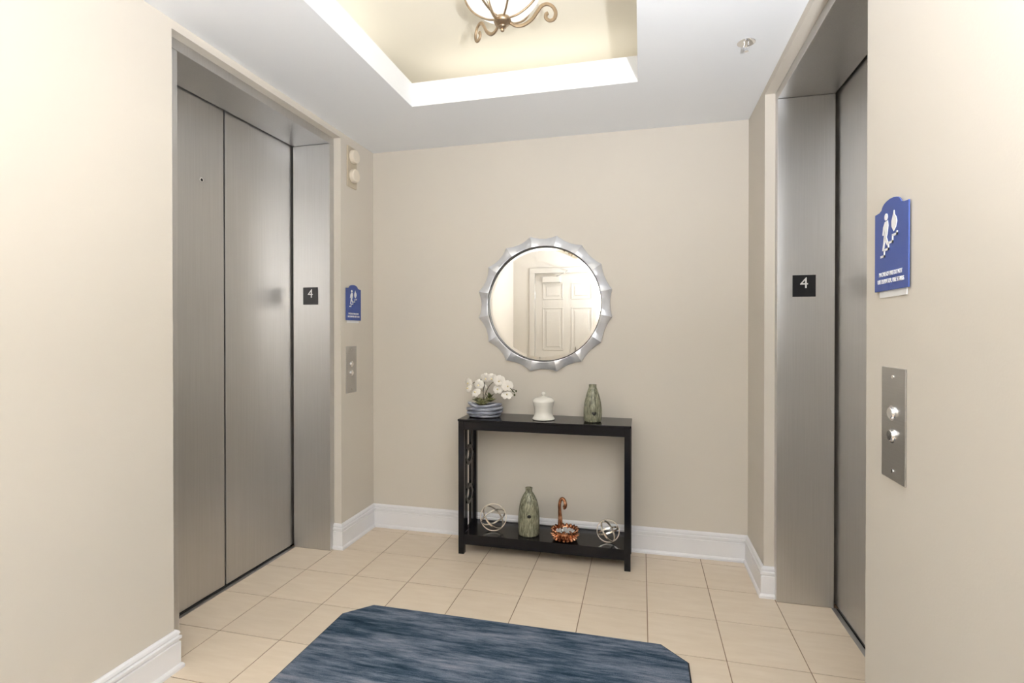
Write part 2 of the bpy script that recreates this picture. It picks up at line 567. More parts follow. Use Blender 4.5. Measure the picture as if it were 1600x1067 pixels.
elevator((XL, lc, 0), PI/2, lh, 'brushed steel elevator doors on the left wall, both door panels showing', 2.1114-lc, 0.070)
elevator((XR, rc, 0), -PI/2, rh, 'brushed steel elevator doors on the right wall, half hidden by the wall corner')

# floor number signs on the far jambs (face the camera)
def number_sign(x, y, z, label):
    t = thing('floor_number_sign', label, 'sign', (x, y, z), 0, 'floor number signs')
    MB().box(-0.0505, 0.0505, -0.003, -0.0002, -0.052, 0.052).build('plate', M['blackplate'], t, bevel=0.001)
    text_part('4', 0.074, M['signwhite'], t, 0.0, -0.0034, 0.012, 'numeral')
    return t
number_sign(-1.940, L1-FACE, 1.530, 'small black sign with white 4 on the left elevator frame')
number_sign(0.757, R1-FACE, 1.533, 'small black sign with white 4 on the right elevator frame')

# evacuation signs
def evac_sign(loc, rz, label):
    t = thing('fire_evacuation_sign', label, 'sign', loc, rz, 'fire evacuation signs')
    def outline(w, h, dome, z0):
        p = [(-w/2, z0), (w/2, z0), (w/2, z0+h), (w*0.36, z0+h+0.001), (w*0.29, z0+h+0.005)]
        n = 12
        for k in range(1, n):
            a = PI*k/n
            p.append((math.cos(a)*w*0.285, z0+h+0.005+math.sin(a)*(dome-0.005)))
        p += [(-w*0.29, z0+h+0.005), (-w*0.36, z0+h+0.001), (-w/2, z0+h)]
        return p
    W, H = 0.176, 0.198
    MB().prism_xz(outline(0.142, 0.212, 0.028, -0.016), -0.0022, -0.0003).build('backing', M['signwhite'], t, bevel=0.001)
    MB().prism_xz(outline(W, H, 0.024, 0.0), -0.0065, -0.0035).build('plate', M['signblue'], t, bevel=0.0008)
    MB().box(-0.084, 0.084, -0.0035, -0.0022, 0.006, 0.19).build('shadow_gap', M['gap'], t)  # dark slab standing in for the shadow behind the plate edge
    fy0, fy1 = -0.0077, -0.0066
    U = lambda u: (u-0.5)*W
    V = lambda v: v*H
    m_ = MB()
    m_.disc_y(0.0085, fy0, fy1, (U(0.37), V(0.915)), 18)
    m_.prism_xz([(U(.33), V(.855)), (U(.42), V(.865)), (U(.44), V(.80)), (U(.41), V(.70)), (U(.385), V(.655)), (U(.30), V(.655)), (U(.33), V(.73))], fy0, fy1)
    m_.prism_xz([(U(.33), V(.85)), (U(.33), V(.78)), (U(.29), V(.695)), (U(.26), V(.70)), (U(.285), V(.80))], fy0, fy1)
    m_.prism_xz([(U(.30), V(.66)), (U(.36), V(.66)), (U(.33), V(.58)), (U(.31), V(.505)), (U(.255), V(.505)), (U(.285), V(.58))], fy0, fy1)
    m_.prism_xz([(U(.33), V(.66)), (U(.39), V(.66)), (U(.44), V(.585)), (U(.41), V(.555)), (U(.36), V(.60))], fy0, fy1)
    m_.build('walking_figure', M['signwhite'], t)
    st = MB()
    for k in range(4):
        u0 = 0.20+k*0.125; v0 = 0.42+k*0.075
        st.box(U(u0), U(u0+0.125)+0.002, fy0, fy1, V(v0), V(v0+0.028))
        st.box(U(u0+0.125)-0.004, U(u0+0.125)+0.002, fy0, fy1, V(v0), V(v0+0.103) if k < 3 else V(v0+0.05))
    st.build('stairs', M['signwhite'], t)
    fl_ = [(.60, .70), (.66, .745), (.695, .81), (.67, .865), (.625, .905), (.61, .955), (.575, .90), (.535, .83), (.54, .765)]
    MB().prism_xz([(U(a), V(b)) for a, b in fl_], fy0, fy1).build('flame', M['signwhite'], t)
    text_part('IN CASE OF FIRE DO NOT', 0.0150, M['signwhite'], t, 0.0, -0.0071, V(0.205), 'lettering', 0.120)
    text_part('USE ELEVATOR. USE STAIRS', 0.0150, M['signwhite'], t, 0.0, -0.0071, V(0.115), 'lettering', 0.136)
    return t
evac_sign((XL, 2.962, 1.386), PI/2, 'blue fire stairs sign above the call buttons by the left elevator')
evac_sign((XR, 1.452, 1.413), -PI/2, 'blue fire stairs sign on the near right wall')

# call button panels
def call_panel(loc, rz, w, h, b1, b2, label):
    t = thing('call_button_panel', label, 'button panel', loc, rz, 'elevator call button panels')
    MB().box(-w/2, w/2, -0.004, -0.0003, 0, h).build('plate', M['steel_plate'], t, bevel=0.001)
    for zb in (b1, b2):
        b = MB().disc_y(0.0135, -0.012, -0.004, (0, zb), 24, 0.0155).build('button', M['chrome'], t, True, bevel=0.0015)
        MB().disc_y(0.0185, -0.0065, -0.004, (0, zb), 24).build('button_ring', M['chrome'], t, True)
    for zb in (0.022, h-0.022):
        MB().disc_y(0.0045, -0.0055, -0.004, (0, zb), 12).build('screw', M['chrome'], t)
    return t
call_panel((XL, 2.940, 0.934), PI/2, 0.120, 0.290, 0.179, 0.123, 'steel call button panel below the left blue sign')
call_panel((XR, 1.443, 0.954), -PI/2, 0.120, 0.271, 0.162, 0.108, 'steel call button panel on the near right wall')

# hall lantern
t = thing('hall_lantern', 'beige plate with two round lenses high beside the left elevator', 'indicator light', (XL, 2.945, 2.213), PI/2)
MB().box(-0.052, 0.052, -0.010, -0.0003, 0, 0.25).build('plate', M['lantern'], t, bevel=0.001)
for zb in (0.191, 0.072):
    MB().disc_y(0.040, -0.040, -0.010, (0, zb), 36, 0.042).build('lens', M['lens'], t, True, bevel=0.004)

# ------------------------------------------------------------------ panelled door behind the camera (seen in the mirror)
def panel_door():
    d = bpy.data.objects.new('door_1', None); COL.objects.link(d)
    d.location = ((DX0+DX1)/2, YF, 0); d.rotation_euler = (0, 0, PI)
    struct(d, 'white six panel door seen in the mirror')
    W = (DX1-DX0)/2
    leaf = MB().box(-W+0.003, W-0.003, 0.012, 0.052, 0.008, DH).build('door_leaf', M['doorwhite'], d)
    for s in (-1, 1):
        for z0, z1 in ((0.25, 0.93), (1.06, 1.66), (1.77, 2.0)):
            x0, x1 = sorted((s*0.055, s*(W-0.11)))
            b = MB()
            q = 0.018
            for bx in ((x0, x1, z0, z0+q), (x0, x1, z1-q, z1), (x0, x0+q, z0+q, z1-q), (x1-q, x1, z0+q, z1-q)):
                b.box(bx[0], bx[1], 0.006, 0.012, bx[2], bx[3])
            b.box(x0+0.05, x1-0.05, 0.007, 0.012, z0+0.05, z1-0.05)
            b.build('door_panel', M['doorwhite'], leaf, bevel=0.003)
    f = MB()
    cw = 0.072
    f.box(-W-cw, -W-0.002, -0.016, -0.0005, 0, DH+0.002).box(W+0.002, W+cw, -0.016, -0.0005, 0, DH+0.002).box(-W-cw, W+cw, -0.016, -0.0005, DH+0.002, DH+cw)
    f.box(-W-0.019, -W-0.001, -0.0005, 0.06, 0, DH+0.002).box(W+0.001, W+0.019, -0.0005, 0.06, 0, DH+0.002).box(-W-0.019, W+0.019, -0.0005, 0.06, DH+0.002, DH+0.019)
    f.build('door_frame', M['doorwhite'], d, bevel=0.002)
    for z in (0.28, 1.07, 1.83):
        MB().tube([(W-0.001, 0.008, z-0.05), (W-0.001, 0.008, z+0.05)], 0.007, 10).build('hinge', M['steel_frame'], d)
    cl = MB().box(0.09, 0.34, -0.045, 0.012, DH-0.13, DH-0.05).build('door_closer', M['doorwhite'], d, bevel=0.006)
    MB().tube([(0.14, -0.025, DH-0.045), (0.02, -0.20, DH-0.02), (0.0, -0.012, DH+0.03)], 0.008, 8).build('closer_arm', M['steel_frame'], cl)
    lv = MB().disc_y(0.028, -0.002, 0.012, (-W+0.07, 0.96), 24).tube([(-W+0.07, 0.0, 0.96), (-W+0.07, -0.05, 0.96), (-W+0.18, -0.055, 0.96)], 0.009, 8)
    lv.build('door_lever', M['steel_frame'], d, True)
panel_door()

# ------------------------------------------------------------------ mirror
def mirror():
    R_IN, R_MID, R_TIP = 0.358, 0.405, 0.425
    t = thing('wall_mirror', 'round mirror in a scalloped silver frame above the console table', 'mirror', (-0.588, YB, 1.487))
    N, K = 16, 10
    V, Fc = [], []
    hw = PI/N
    for k in range(K+1):
        s = -1+2*k/K
        a = s*hw
        ro = R_MID+(R_TIP-R_MID)*abs(s)**2.0
        ro = ro*1.0
        yi = -0.030-0.010*s*s
        yo = -0.012-0.020*s*s
        ring = [(R_IN, -0.002), (R_IN, yi), (R_IN+0.004, yi-0.001), ((R_IN+ro)/2, (yi+yo)/2), (ro-0.003, yo), (ro, yo+0.003), (ro, -0.002)]
        for r, y in ring:
            V.append((r*math.sin(a), y, r*math.cos(a)))
    n = 7
    for k in range(K):
        for i in range(n):
            l = (i+1) % n
            Fc.append((k*n+i, k*n+l, (k+1)*n+l, (k+1)*n+i))
    first = None
    for i in range(N):
        if first is None:
            first = MB().add(V, Fc).build('frame_scallop', M['silver'], t)
            for p in first.data.polygons:
                p.use_smooth = True
            first.data.set_sharp_from_angle(angle=math.radians(35))
            o = first
        else:
            o = first.copy(); COL.objects.link(o); o.parent = t
        o.rotation_euler = (0, 2*PI*i/N, 0)
    nn = 96
    def ringmesh(prof):
        V2, F2 = [], []
        m_ = len(prof)
        for k in range(nn):
            a = 2*PI*k/nn
            for r, y in prof:
                V2.append((r*math.cos(a), y, r*math.sin(a)))
        for k in range(nn):
            l = (k+1) % nn
            for i in range(m_):
                j = (i+1) % m_
                F2.append((k*m_+i, k*m_+j, l*m_+j, l*m_+i))
        return MB().add(V2, F2)
    ringmesh([(0.3575, -0.003), (0.3575, -0.034), (0.3535, -0.034), (0.3535, -0.003)]).build('inner_ring', M['ringblack'], t, True)
    # glass: flat centre and bevelled border
    V3 = [(0.332*math.cos(2*PI*k/nn), -0.0175, 0.332*math.sin(2*PI*k/nn)) for k in range(nn)]
    V3 += [(0.353*math.cos(2*PI*k/nn), -0.0160, 0.353*math.sin(2*PI*k/nn)) for k in range(nn)]
    V3 += [(0.353*math.cos(2*PI*k/nn), -0.0120, 0.353*math.sin(2*PI*k/nn)) for k in range(nn)]
    F3 = [tuple(range(nn))]
    for a in (0, nn):
        F3 += [(a+k, a+nn+k, a+nn+(k+1) % nn, a+(k+1) % nn) for k in range(nn)]
    F3.append(tuple(range(3*nn-1, 2*nn-1, -1)))
    MB().add(V3, F3).build('mirror_glass', M['mirror'], t)
mirror()

# ------------------------------------------------------------------ console table
TBX, TBY0, TBY1 = -0.5525, 2.925, 3.204
def console():
    cy = (TBY0+TBY1)/2
    t = thing('console_table', 'narrow black wooden console table with ring lattice sides', 'table', (TBX, cy, 0))
    hw, hd = 0.4975, (TBY1-TBY0)/2
    MB().box(-hw-0.003, hw+0.003, -hd, hd, 0.786, 0.798).build('table_top', M['black'], t, bevel=0.002)
    lw = 0.034
    for sx in (-1, 1):
        for sy in (-1, 1):
            x0, x1 = sorted((sx*hw, sx*(hw-lw)))
            y0, y1 = sorted((sy*(hd-0.005), sy*(hd-0.005-lw)))
            MB().box(x0, x1, y0, y1, 0.0003, 0.786).build('leg', M['black'], t, bevel=0.0015)
    for sy in (-1, 1):
        y0, y1 = sorted((sy*(hd-0.008), sy*(hd-0.026)))
        MB().box(-hw+lw, hw-lw, y0, y1, 0.736, 0.786).build('apron', M['black'], t)
        MB().box(-hw+lw, hw-lw, y0, y1, 0.058, 0.118).build('shelf_rail', M['black'], t)
    for sx in (-1, 1):
        x0, x1 = sorted((sx*(hw-0.008), sx*(hw-0.026)))
        MB().box(x0, x1, -hd+0.005+lw, hd-0.005-lw, 0.736, 0.786).build('apron', M['black'], t)
        MB().box(x0, x1, -hd+0.005+lw, hd-0.005-lw, 0.058, 0.118).build('shelf_rail', M['black'], t)
    MB().box(-hw+lw, hw-lw, -hd+0.026, hd-0.026, 0.103, 0.116).build('shelf', M['black'], t)
    for sx in (-1, 1):
        xm = sx*(hw-0.017)
        for sy in (-1, 1):
            for z0, z1 in ((0.118, 0.275), (0.365, 0.517), (0.602, 0.736)):
                yb = sorted((sy*0.034, sy*0.060))
                MB().box(xm-0.008, xm+0.008, yb[0], yb[1], z0, z1).build('side_slat', M['black'], t)
        for zc in (0.32, 0.5595):
            n = 40
            V, Fc = [], []
            for k in range(n):
                a = 2*PI*k/n
                for x, r in ((-0.009, 0.040), (-0.009, 0.062), (0.009, 0.062), (0.009, 0.040)):
                    V.append((xm+x, r*math.cos(a), zc+r*math.sin(a)))
            for k in range(n):
                l = (k+1) % n
                for i in range(4):
                    j = (i+1) % 4
                    Fc.append((k*4+i, k*4+j, l*4+j, l*4+i))
            MB().add(V, Fc).build('side_ring', M['black'], t, True)
            for s in (-1, 1):
                yb = sorted((s*0.058, s*(hd-0.005-lw)))
                MB().box(xm-0.008, xm+0.008, yb[0], yb[1], zc-0.009, zc+0.009).build('side_spacer', M['black'], t)
console()
ZTOP, ZSH = 0.7985, 0.1165

# ------------------------------------------------------------------ vases
def smooth_prof(pts, sub=6):
    out = []
    n = len(pts)
    for i in range(n-1):
        p0, p1, p2, p3 = pts[max(i-1, 0)], pts[i], pts[i+1], pts[min(i+2, n-1)]
        for s in range(sub):
            u = s/sub
            out.append(tuple(0.5*((2*b)+(-a+c_)*u+(2*a-5*b+4*c_-d)*u*u+(-a+3*b-3*c_+d)*u**3) for a, b, c_, d in zip(p0, p1, p2, p3)))
    out.append(pts[-1])
    return out

def vase(loc, outer, label, spot_z, heart):
    t = thing('ceramic_vase', label, 'vase', loc, 0, 'green glazed vases')
    prof = smooth_prof(outer)
    rt = outer[-1][0]
    inner = [(rt-0.006, outer[-1][1]), (rt-0.008, outer[-1][1]-0.02), (rt-0.006, outer[-1][1]-0.06)]
    rib = lambda a, u: 1+0.012*math.sin(22*a+3*math.sin(5*u))*(1 if u < 0.9 else 0)
    MB().lathe(prof+inner, 72, fn=rib).build('body', M['vase'], t, True)
    # dark glaze mark on the front
    rr = min(prof, key=lambda p: abs(p[1]-spot_z))[0]
    b = MB()
    ang = math.radians(-90+14)
    V, Fc = [], []
    n = 18
    for k in range(n):
        a = 2*PI*k/n
        x = 0.0115*math.cos(a); z = 0.010*math.sin(a)
        if heart:
            x = 0.0135*math.sin(a)**3
            z = 0.0008*(13*math.cos(a)-5*math.cos(2*a)-2*math.cos(3*a)-math.cos(4*a))
        aa = ang+x/rr
        V.append(((rr+0.0010)*math.cos(aa), (rr+0.0010)*math.sin(aa), spot_z+z))
    V.append(((rr+0.005)*math.cos(ang), (rr+0.005)*math.sin(ang), spot_z))
    Fc = [(k, (k+1) % n, n) for k in range(n)]
    b.add(V, Fc).build('glaze_mark', M['vasespot'], t, True)
    return t
vase((-0.2705, 3.035, ZTOP), [(0.040, 0), (0.049, 0.006), (0.0525, 0.04), (0.0515, 0.075), (0.045, 0.12), (0.033, 0.165), (0.024, 0.190), (0.0215, 0.200), (0.0225, 0.213)],
     'streaked green glazed vase standing on the console table top', 0.052, True)
vase((-0.6455, 3.035, ZSH), [(0.054, 0), (0.061, 0.006), (0.0625, 0.05), (0.0625, 0.10), (0.057, 0.16), (0.046, 0.205), (0.029, 0.238), (0.0205, 0.252), (0.0195, 0.264), (0.0225, 0.274)],
     'streaked green glazed vase standing on the lower shelf', 0.122, False)

# ------------------------------------------------------------------ white lidded jar
t = thing('ginger_jar', 'white porcelain lidded jar in the middle of the table top', 'jar', (-0.5575, 3.035, ZTOP))
MB().lathe(smooth_prof([(0.058, 0), (0.065, 0.003), (0.065, 0.009), (0.057, 0.022), (0.052, 0.042), (0.055, 0.070), (0.060, 0.088), (0.0625, 0.102)]), 48).build('body', M['porcelain'], t, True)
lid = MB().lathe(smooth_prof([(0.0635, 0.1025), (0.064, 0.108), (0.060, 0.118), (0.046, 0.128), (0.022, 0.134), (0.010, 0.137)]), 48).build('lid', M['porcelain'], t, True)
MB().lathe(smooth_prof([(0.008, 0.136), (0.008, 0.142), (0.0125, 0.149), (0.012, 0.157), (0.006, 0.162), (0.001, 0.163)]), 24).build('knob', M['porcelain'], lid, True)

# ------------------------------------------------------------------ metal orbs
def orb(loc, R, normals, label):
    t = thing('metal_orb', label, 'ornament', loc, 0, 'openwork metal orbs')
    for q, nv in enumerate(normals):
        nv = Vector(nv).normalized()
        u = nv.orthogonal().normalized(); w_ = nv.cross(u)
        rr = R - 0.0012*q
        n = 56
        V, Fc = [], []
        for k in range(n):
            a = 2*PI*k/n
            d = u*math.cos(a) + w_*math.sin(a)
            for dr, h in ((-0.0045, -0.0045), (0.0, -0.0045), (0.0, 0.0045), (-0.0045, 0.0045)):
                V.append(d*(rr+dr) + nv*h + Vector((0, 0, R)))
        for k in range(n):
            l = (k+1) % n
            for i in range(4):
                j = (i+1) % 4
                Fc.append((k*4+i, k*4+j, l*4+j, l*4+i))
        MB().add(V, Fc).build('ring', M['champagne'], t, True)
    return t
D = math.radians
orb((-0.864, 3.035, ZSH+0.0005), 0.080, [(0.15, -1, 0.2), (0.72, -0.14, 0.68), (-0.55, 0.55, 0.62)], 'larger openwork metal orb by the lattice side of the lower shelf')
orb((-0.182, 3.02, ZSH+0.0005), 0.064, [(0.10, -1, 0.15), (0.80, -0.2, 0.55), (-0.35, 0.5, 0.8)], 'smaller openwork metal orb at the right end of the lower shelf')

# ------------------------------------------------------------------ copper dish with curled stem
def dish():
    t = thing('copper_dish', 'copper leaf rimmed dish with tall curled stem on the lower shelf', 'dish', (-0.425, 3.0, ZSH))
    MB().lathe(smooth_prof([(0.034, 0), (0.046, 0.004), (0.062, 0.026), (0.068, 0.052), (0.064, 0.053), (0.056, 0.040), (0.02, 0.030)]), 48).build('bowl', M['copper'], t, True)
    def leaf(a, r0, z0, L, W, out, up):
        dirv = Vector((math.cos(a), math.sin(a), 0)); tan = Vector((-math.sin(a), math.cos(a), 0))
        V, Fc = [], []
        n = 6
        for i in range(n+1):
            u = i/n
            wd = W*math.sin(PI*min(1, 0.18+0.80*u))*1.0
            ctr = dirv*(r0+out*u*L) + Vector((0, 0, z0+up*L*math.sin(u*PI*0.75)))
            for sx in (-1, 0, 1):
                V.append(ctr + tan*(sx*wd) + Vector((0, 0, (0.004 if sx == 0 else 0.0))) + dirv*(0.003 if sx == 0 else 0))
        for i in range(n):
            for k in range(2):
                Fc.append((i*3+k, i*3+k+1, (i+1)*3+k+1, (i+1)*3+k))
        o = MB().add(V, Fc).build('leaf', M['copper'], t, True)
        sol = o.modifiers.new('thick', 'SOLIDIFY'); sol.thickness = 0.003
    N = 20
    for i in range(N):
        leaf(2*PI*i/N, 0.060, 0.046, 0.030, 0.0105, 0.70, 0.62)
    for i in range(18):
        leaf(2*PI*(i+0.5)/18, 0.058, 0.036, 0.030, 0.0095, 0.85, -0.10)
    for i in range(16):
        leaf(2*PI*i/16, 0.052, 0.026, 0.028, 0.009, 0.75, -0.60)
    pts = [(-0.040, 0.034, 0.030), (-0.034, 0.034, 0.055), (-0.033, 0.034, 0.10), (-0.036, 0.034, 0.15), (-0.037, 0.033, 0.185), (-0.032, 0.031, 0.212), (-0.021, 0.028, 0.226),
           (-0.008, 0.025, 0.218), (-0.001, 0.022, 0.198), (-0.004, 0.020, 0.180), (-0.012, 0.020, 0.176)]
    sm = smooth_prof(pts, 5)
    m_ = len(sm)
    rad = [0.019-0.0095*min(1, i/(m_*0.32)) + 0.004*max(0, (i/m_-0.55)) for i in range(m_)]
    MB().tube(sm, rad, 12).build('curled_stem', M['copper'], t, True)
    b = MB()
    bm = bmesh.new(); bmesh.ops.create_icosphere(bm, subdivisions=1, radius=1.0)
    iv = [v.co.copy() for v in bm.verts]; ifc = [tuple(v.index for v in f.verts) for f in bm.faces]; bm.free()
    for k in range(90):
        rr = 0.052*math.sqrt(random.random()); a = random.random()*2*PI
        cx, cy_ = rr*math.cos(a), rr*math.sin(a)
        if cx < -0.02 and cy_ > 0.018: continue
        z = 0.048+0.010*(1-(rr/0.052)**2)+random.uniform(-0.003, 0.003)
        s = random.uniform(0.0045, 0.0065)
        rot = Matrix.Rotation(random.random()*6, 3, 'X') @ Matrix.Rotation(random.random()*6, 3, 'Z')
        b.add([(rot @ v)*s + Vector((cx, cy_, z)) for v in iv], ifc)
    cr = b.build('crystal_pebbles', M['crystal'], t)
    cr['kind'] = 'stuff'; cr['label'] = 'clear crystal pebbles filling the dish'
dish()

# ------------------------------------------------------------------ potted orchid
def orchid():
    base = Vector((-0.927, 3.065, ZTOP))
    t = thing('potted_orchid', 'white orchid in a blue grey stacked pot on the table top', 'plant', base)
    # bowl core and wavy stacked bands
    MB().lathe(smooth_prof([(0.066, 0.0), (0.078, 0.008), (0.088, 0.03), (0.086, 0.055), (0.078, 0.066), (0.02, 0.062)]), 40).build('pot', M['pot'], t, True)
    specs = [(0.082, 0.011, 0.2), (0.093, 0.030, 1.1), (0.096, 0.049, 2.2), (0.090, 0.067, 3.4)]
    for k, (r, z, ph) in enumerate(specs):
        pts = []
        for i in range(48):
            a = 2*PI*i/48
            zz = z+0.0042*math.sin(a+ph)+0.002*math.sin(3*a+ph)
            if k == 3:
                zz += 0.012*max(0, -math.cos(a-0.25))**3 + 0.010*max(0, math.cos(a))**2
            r2 = r*(1+0.02*math.sin(2*a+ph)+0.012*math.sin(5*a+ph*2))
            pts.append((r2*math.cos(a)*1.07, r2*math.sin(a)*0.93, max(zz, 0.0112)))
        MB().tube(pts, 0.011, 10, True, flat=0.85).build('pot_band', M['pot'], t, True)
    MB().lathe([(0.078, 0.058), (0.07, 0.066), (0.03, 0.072), (0.001, 0.073)], 24).build('moss', M['soil'], t, True)
    # succulent rosettes
    def leafm(L, W, tip_up):
        V, Fc = [], []
        n = 6
        for i in range(n+1):
            u = i/n
            wd = W*(math.sin(PI*(0.12+0.86*u))**0.8)*(1 if u < 1 else 0)
            z = tip_up*L*u*u*0.9
            for sx, dz in ((-1, 0.004), (0, -0.001), (1, 0.004)):
                V.append((L*u, sx*wd, z+dz*(1-u)))
        for i in range(n):
            for k in range(2):
                Fc.append((i*3+k, i*3+k+1, (i+1)*3+k+1, (i+1)*3+k))
        return V, Fc
    for (cx, cy_, cz, sc) in ((-0.005, -0.045, 0.074, 1.0), (0.030, 0.005, 0.090, 0.85), (-0.038, 0.0, 0.086, 0.85)):
        for ring, (cnt, L, W, el) in enumerate(((8, 0.050, 0.013, 0.25), (7, 0.040, 0.011, 0.7), (5, 0.028, 0.008, 1.15))):
            for i in range(cnt):
                V, Fc = leafm(L*sc, W*sc, 0.25)
                a = 2*PI*(i+0.5*ring)/cnt + 0.2
                mt = Matrix.Rotation(a, 3, 'Z') @ Matrix.Rotation(-el, 3, 'Y')
                o = MB().add([mt @ Vector(v) + Vector((cx, cy_, cz)) for v in V], Fc).build('succulent_leaf', M['succ'], t, True)
                sol = o.modifiers.new('thick', 'SOLIDIFY'); sol.thickness = 0.0025
    # spiky upright tuft
    for i in range(14):
        a = 2*PI*i/14
        el = random.uniform(0.9, 1.35)
        V, Fc = leafm(random.uniform(0.045, 0.06), 0.0045, -0.1)
        mt = Matrix.Rotation(a, 3, 'Z') @ Matrix.Rotation(-el, 3, 'Y')
        MB().add([mt @ Vector(v) + Vector((0.028, 0.0, 0.098)) for v in V], Fc).build('spiky_leaf', M['bud'], t, True)
    loc = lambda u, v, Y: at(u, v, Y)-base
    def stem(pts, r=0.0022):
        MB().tube(smooth_prof([tuple(p) for p in pts], 6), r, 6).build('stem', M['stem'], t, True)
    stem([Vector((0.0, -0.03, 0.07)), loc(757.5, 619, 3.03), loc(762, 607, 3.02), loc(767, 600, 3.02), loc(773, 596, 3.03), loc(781, 597, 3.04), loc(793, 603, 3.04), loc(800, 609, 3.03), loc(804, 614, 3.02)])
    stem([Vector((-0.01, 0.01, 0.07)), loc(755, 612, 3.07), loc(757, 598, 3.06), loc(751, 593, 3.05), loc(742, 597, 3.04), loc(733, 602, 3.03)])
    stem([loc(800, 609, 3.03), loc(804, 609, 3.03), loc(807, 611, 3.03)], 0.0016)
    # flowers
    def petal_mesh(L, W, cup):
        V, Fc = [], []
        n, m_ = 7, 4
        for i in range(n+1):
            u = i/n
            wd = W*math.sqrt(max(0.0, 1-(2*max(u, 0.12)-1.06)**2 / 1.13))
            for k in range(m_+1):
                s = -1+2*k/m_
                V.append((s*wd, -0.10*L*math.sin(u*PI) + cup*(u*u) + 0.004*s*s*0.6, L*u))
        for i in range(n):
            for k in range(m_):
                Fc.append((i*(m_+1)+k, i*(m_+1)+k+1, (i+1)*(m_+1)+k+1, (i+1)*(m_+1)+k))
        return V, Fc
    fls = [(732, 598, 3.03, -28, 10, 0.85), (732, 607, 3.02, -45, -25, 0.8), (743, 613, 3.02, -20, -35, 0.95), (748, 601, 3.03, -12, 5, 1.0),
           (759, 591, 3.05, 5, 15, 1.0), (768, 591, 3.03, 12, 20, 0.95), (780, 595, 3.02, 10, 0, 1.05), (778, 608, 3.04, -5, -20, 0.95),
           (793, 603, 3.03, 25, -5, 1.05), (792, 617, 3.02, 15, -50, 1.0), (754, 606, 3.08, 0, 10, 0.8)]
    for (u, v, Y, yaw, tilt, sc) in fls:
        P = loc(u, v, Y)
        R0_ = Matrix.Rotation(D(yaw), 3, 'Z') @ Matrix.Rotation(D(tilt), 3, 'X')
        f = bpy.data.objects.new('flower', None); COL.objects.link(f); f.parent = t; f.location = P
        for ang, L, W in ((0, .033, .014), (72, .034, .0225), (-72, .034, .0225), (143, .032, .0135), (-143, .032, .0135)):
            V, Fc = petal_mesh(L*sc, W*sc, 0.004)
            mt = R0_ @ Matrix.Rotation(D(ang), 3, 'Y')
            MB().add([mt @ Vector(q) for q in V], Fc).build('petal', M['petal'], f, True, fix=False)
        lp = MB().lathe(smooth_prof([(0.001, 0), (0.004, 0.003), (0.0045, 0.008), (0.001, 0.012)], 3), 10)
        lp.v = [tuple(R0_ @ (Matrix.Rotation(PI/2, 3, 'X') @ Vector(q)) + R0_ @ Vector((0, -0.001, -0.002))) for q in lp.v]
        lp.build('lip', M['lip'], f, True)
    for (u, v, s) in ((806.5, 611, 1.0), (804, 617, 1.1), (801, 611, 0.7)):
        P = loc(u, v, 3.03)
        MB().lathe(smooth_prof([(0.0008, -0.007*s), (0.0045*s, -0.003*s), (0.005*s, 0.002*s), (0.0008, 0.008*s)], 3), 12, c=tuple(P)).build('bud', M['bud'], t, True)
orchid()

# ------------------------------------------------------------------ floor mat
def mat_():
    x0, x1, y0, y1, cc = -1.345, 0.185, 0.13, 2.270, 0.104
    t = thing('floor_mat', 'dark blue streaked floor mat with cut corners and black edge', 'rug', ((x0+x1)/2, (y0+y1)/2, 0))
    hx, hy = (x1-x0)/2, (y1-y0)/2
    def octo(i):
        a, b, c_ = hx-i, hy-i, cc-i*0.4
        return [(-a+c_, -b), (a-c_, -b), (a, -b+c_), (a, b-c_), (a-c_, b), (-a+c_, b), (-a, b-c_), (-a, -b+c_)]
    MB().prism_xy(octo(0), 0.0003, 0.006).build('edge', M['rubber'], t)
    MB().prism_xy(octo(0.006), 0.006, 0.0095).build('pile', M['rug'], t)
mat_()

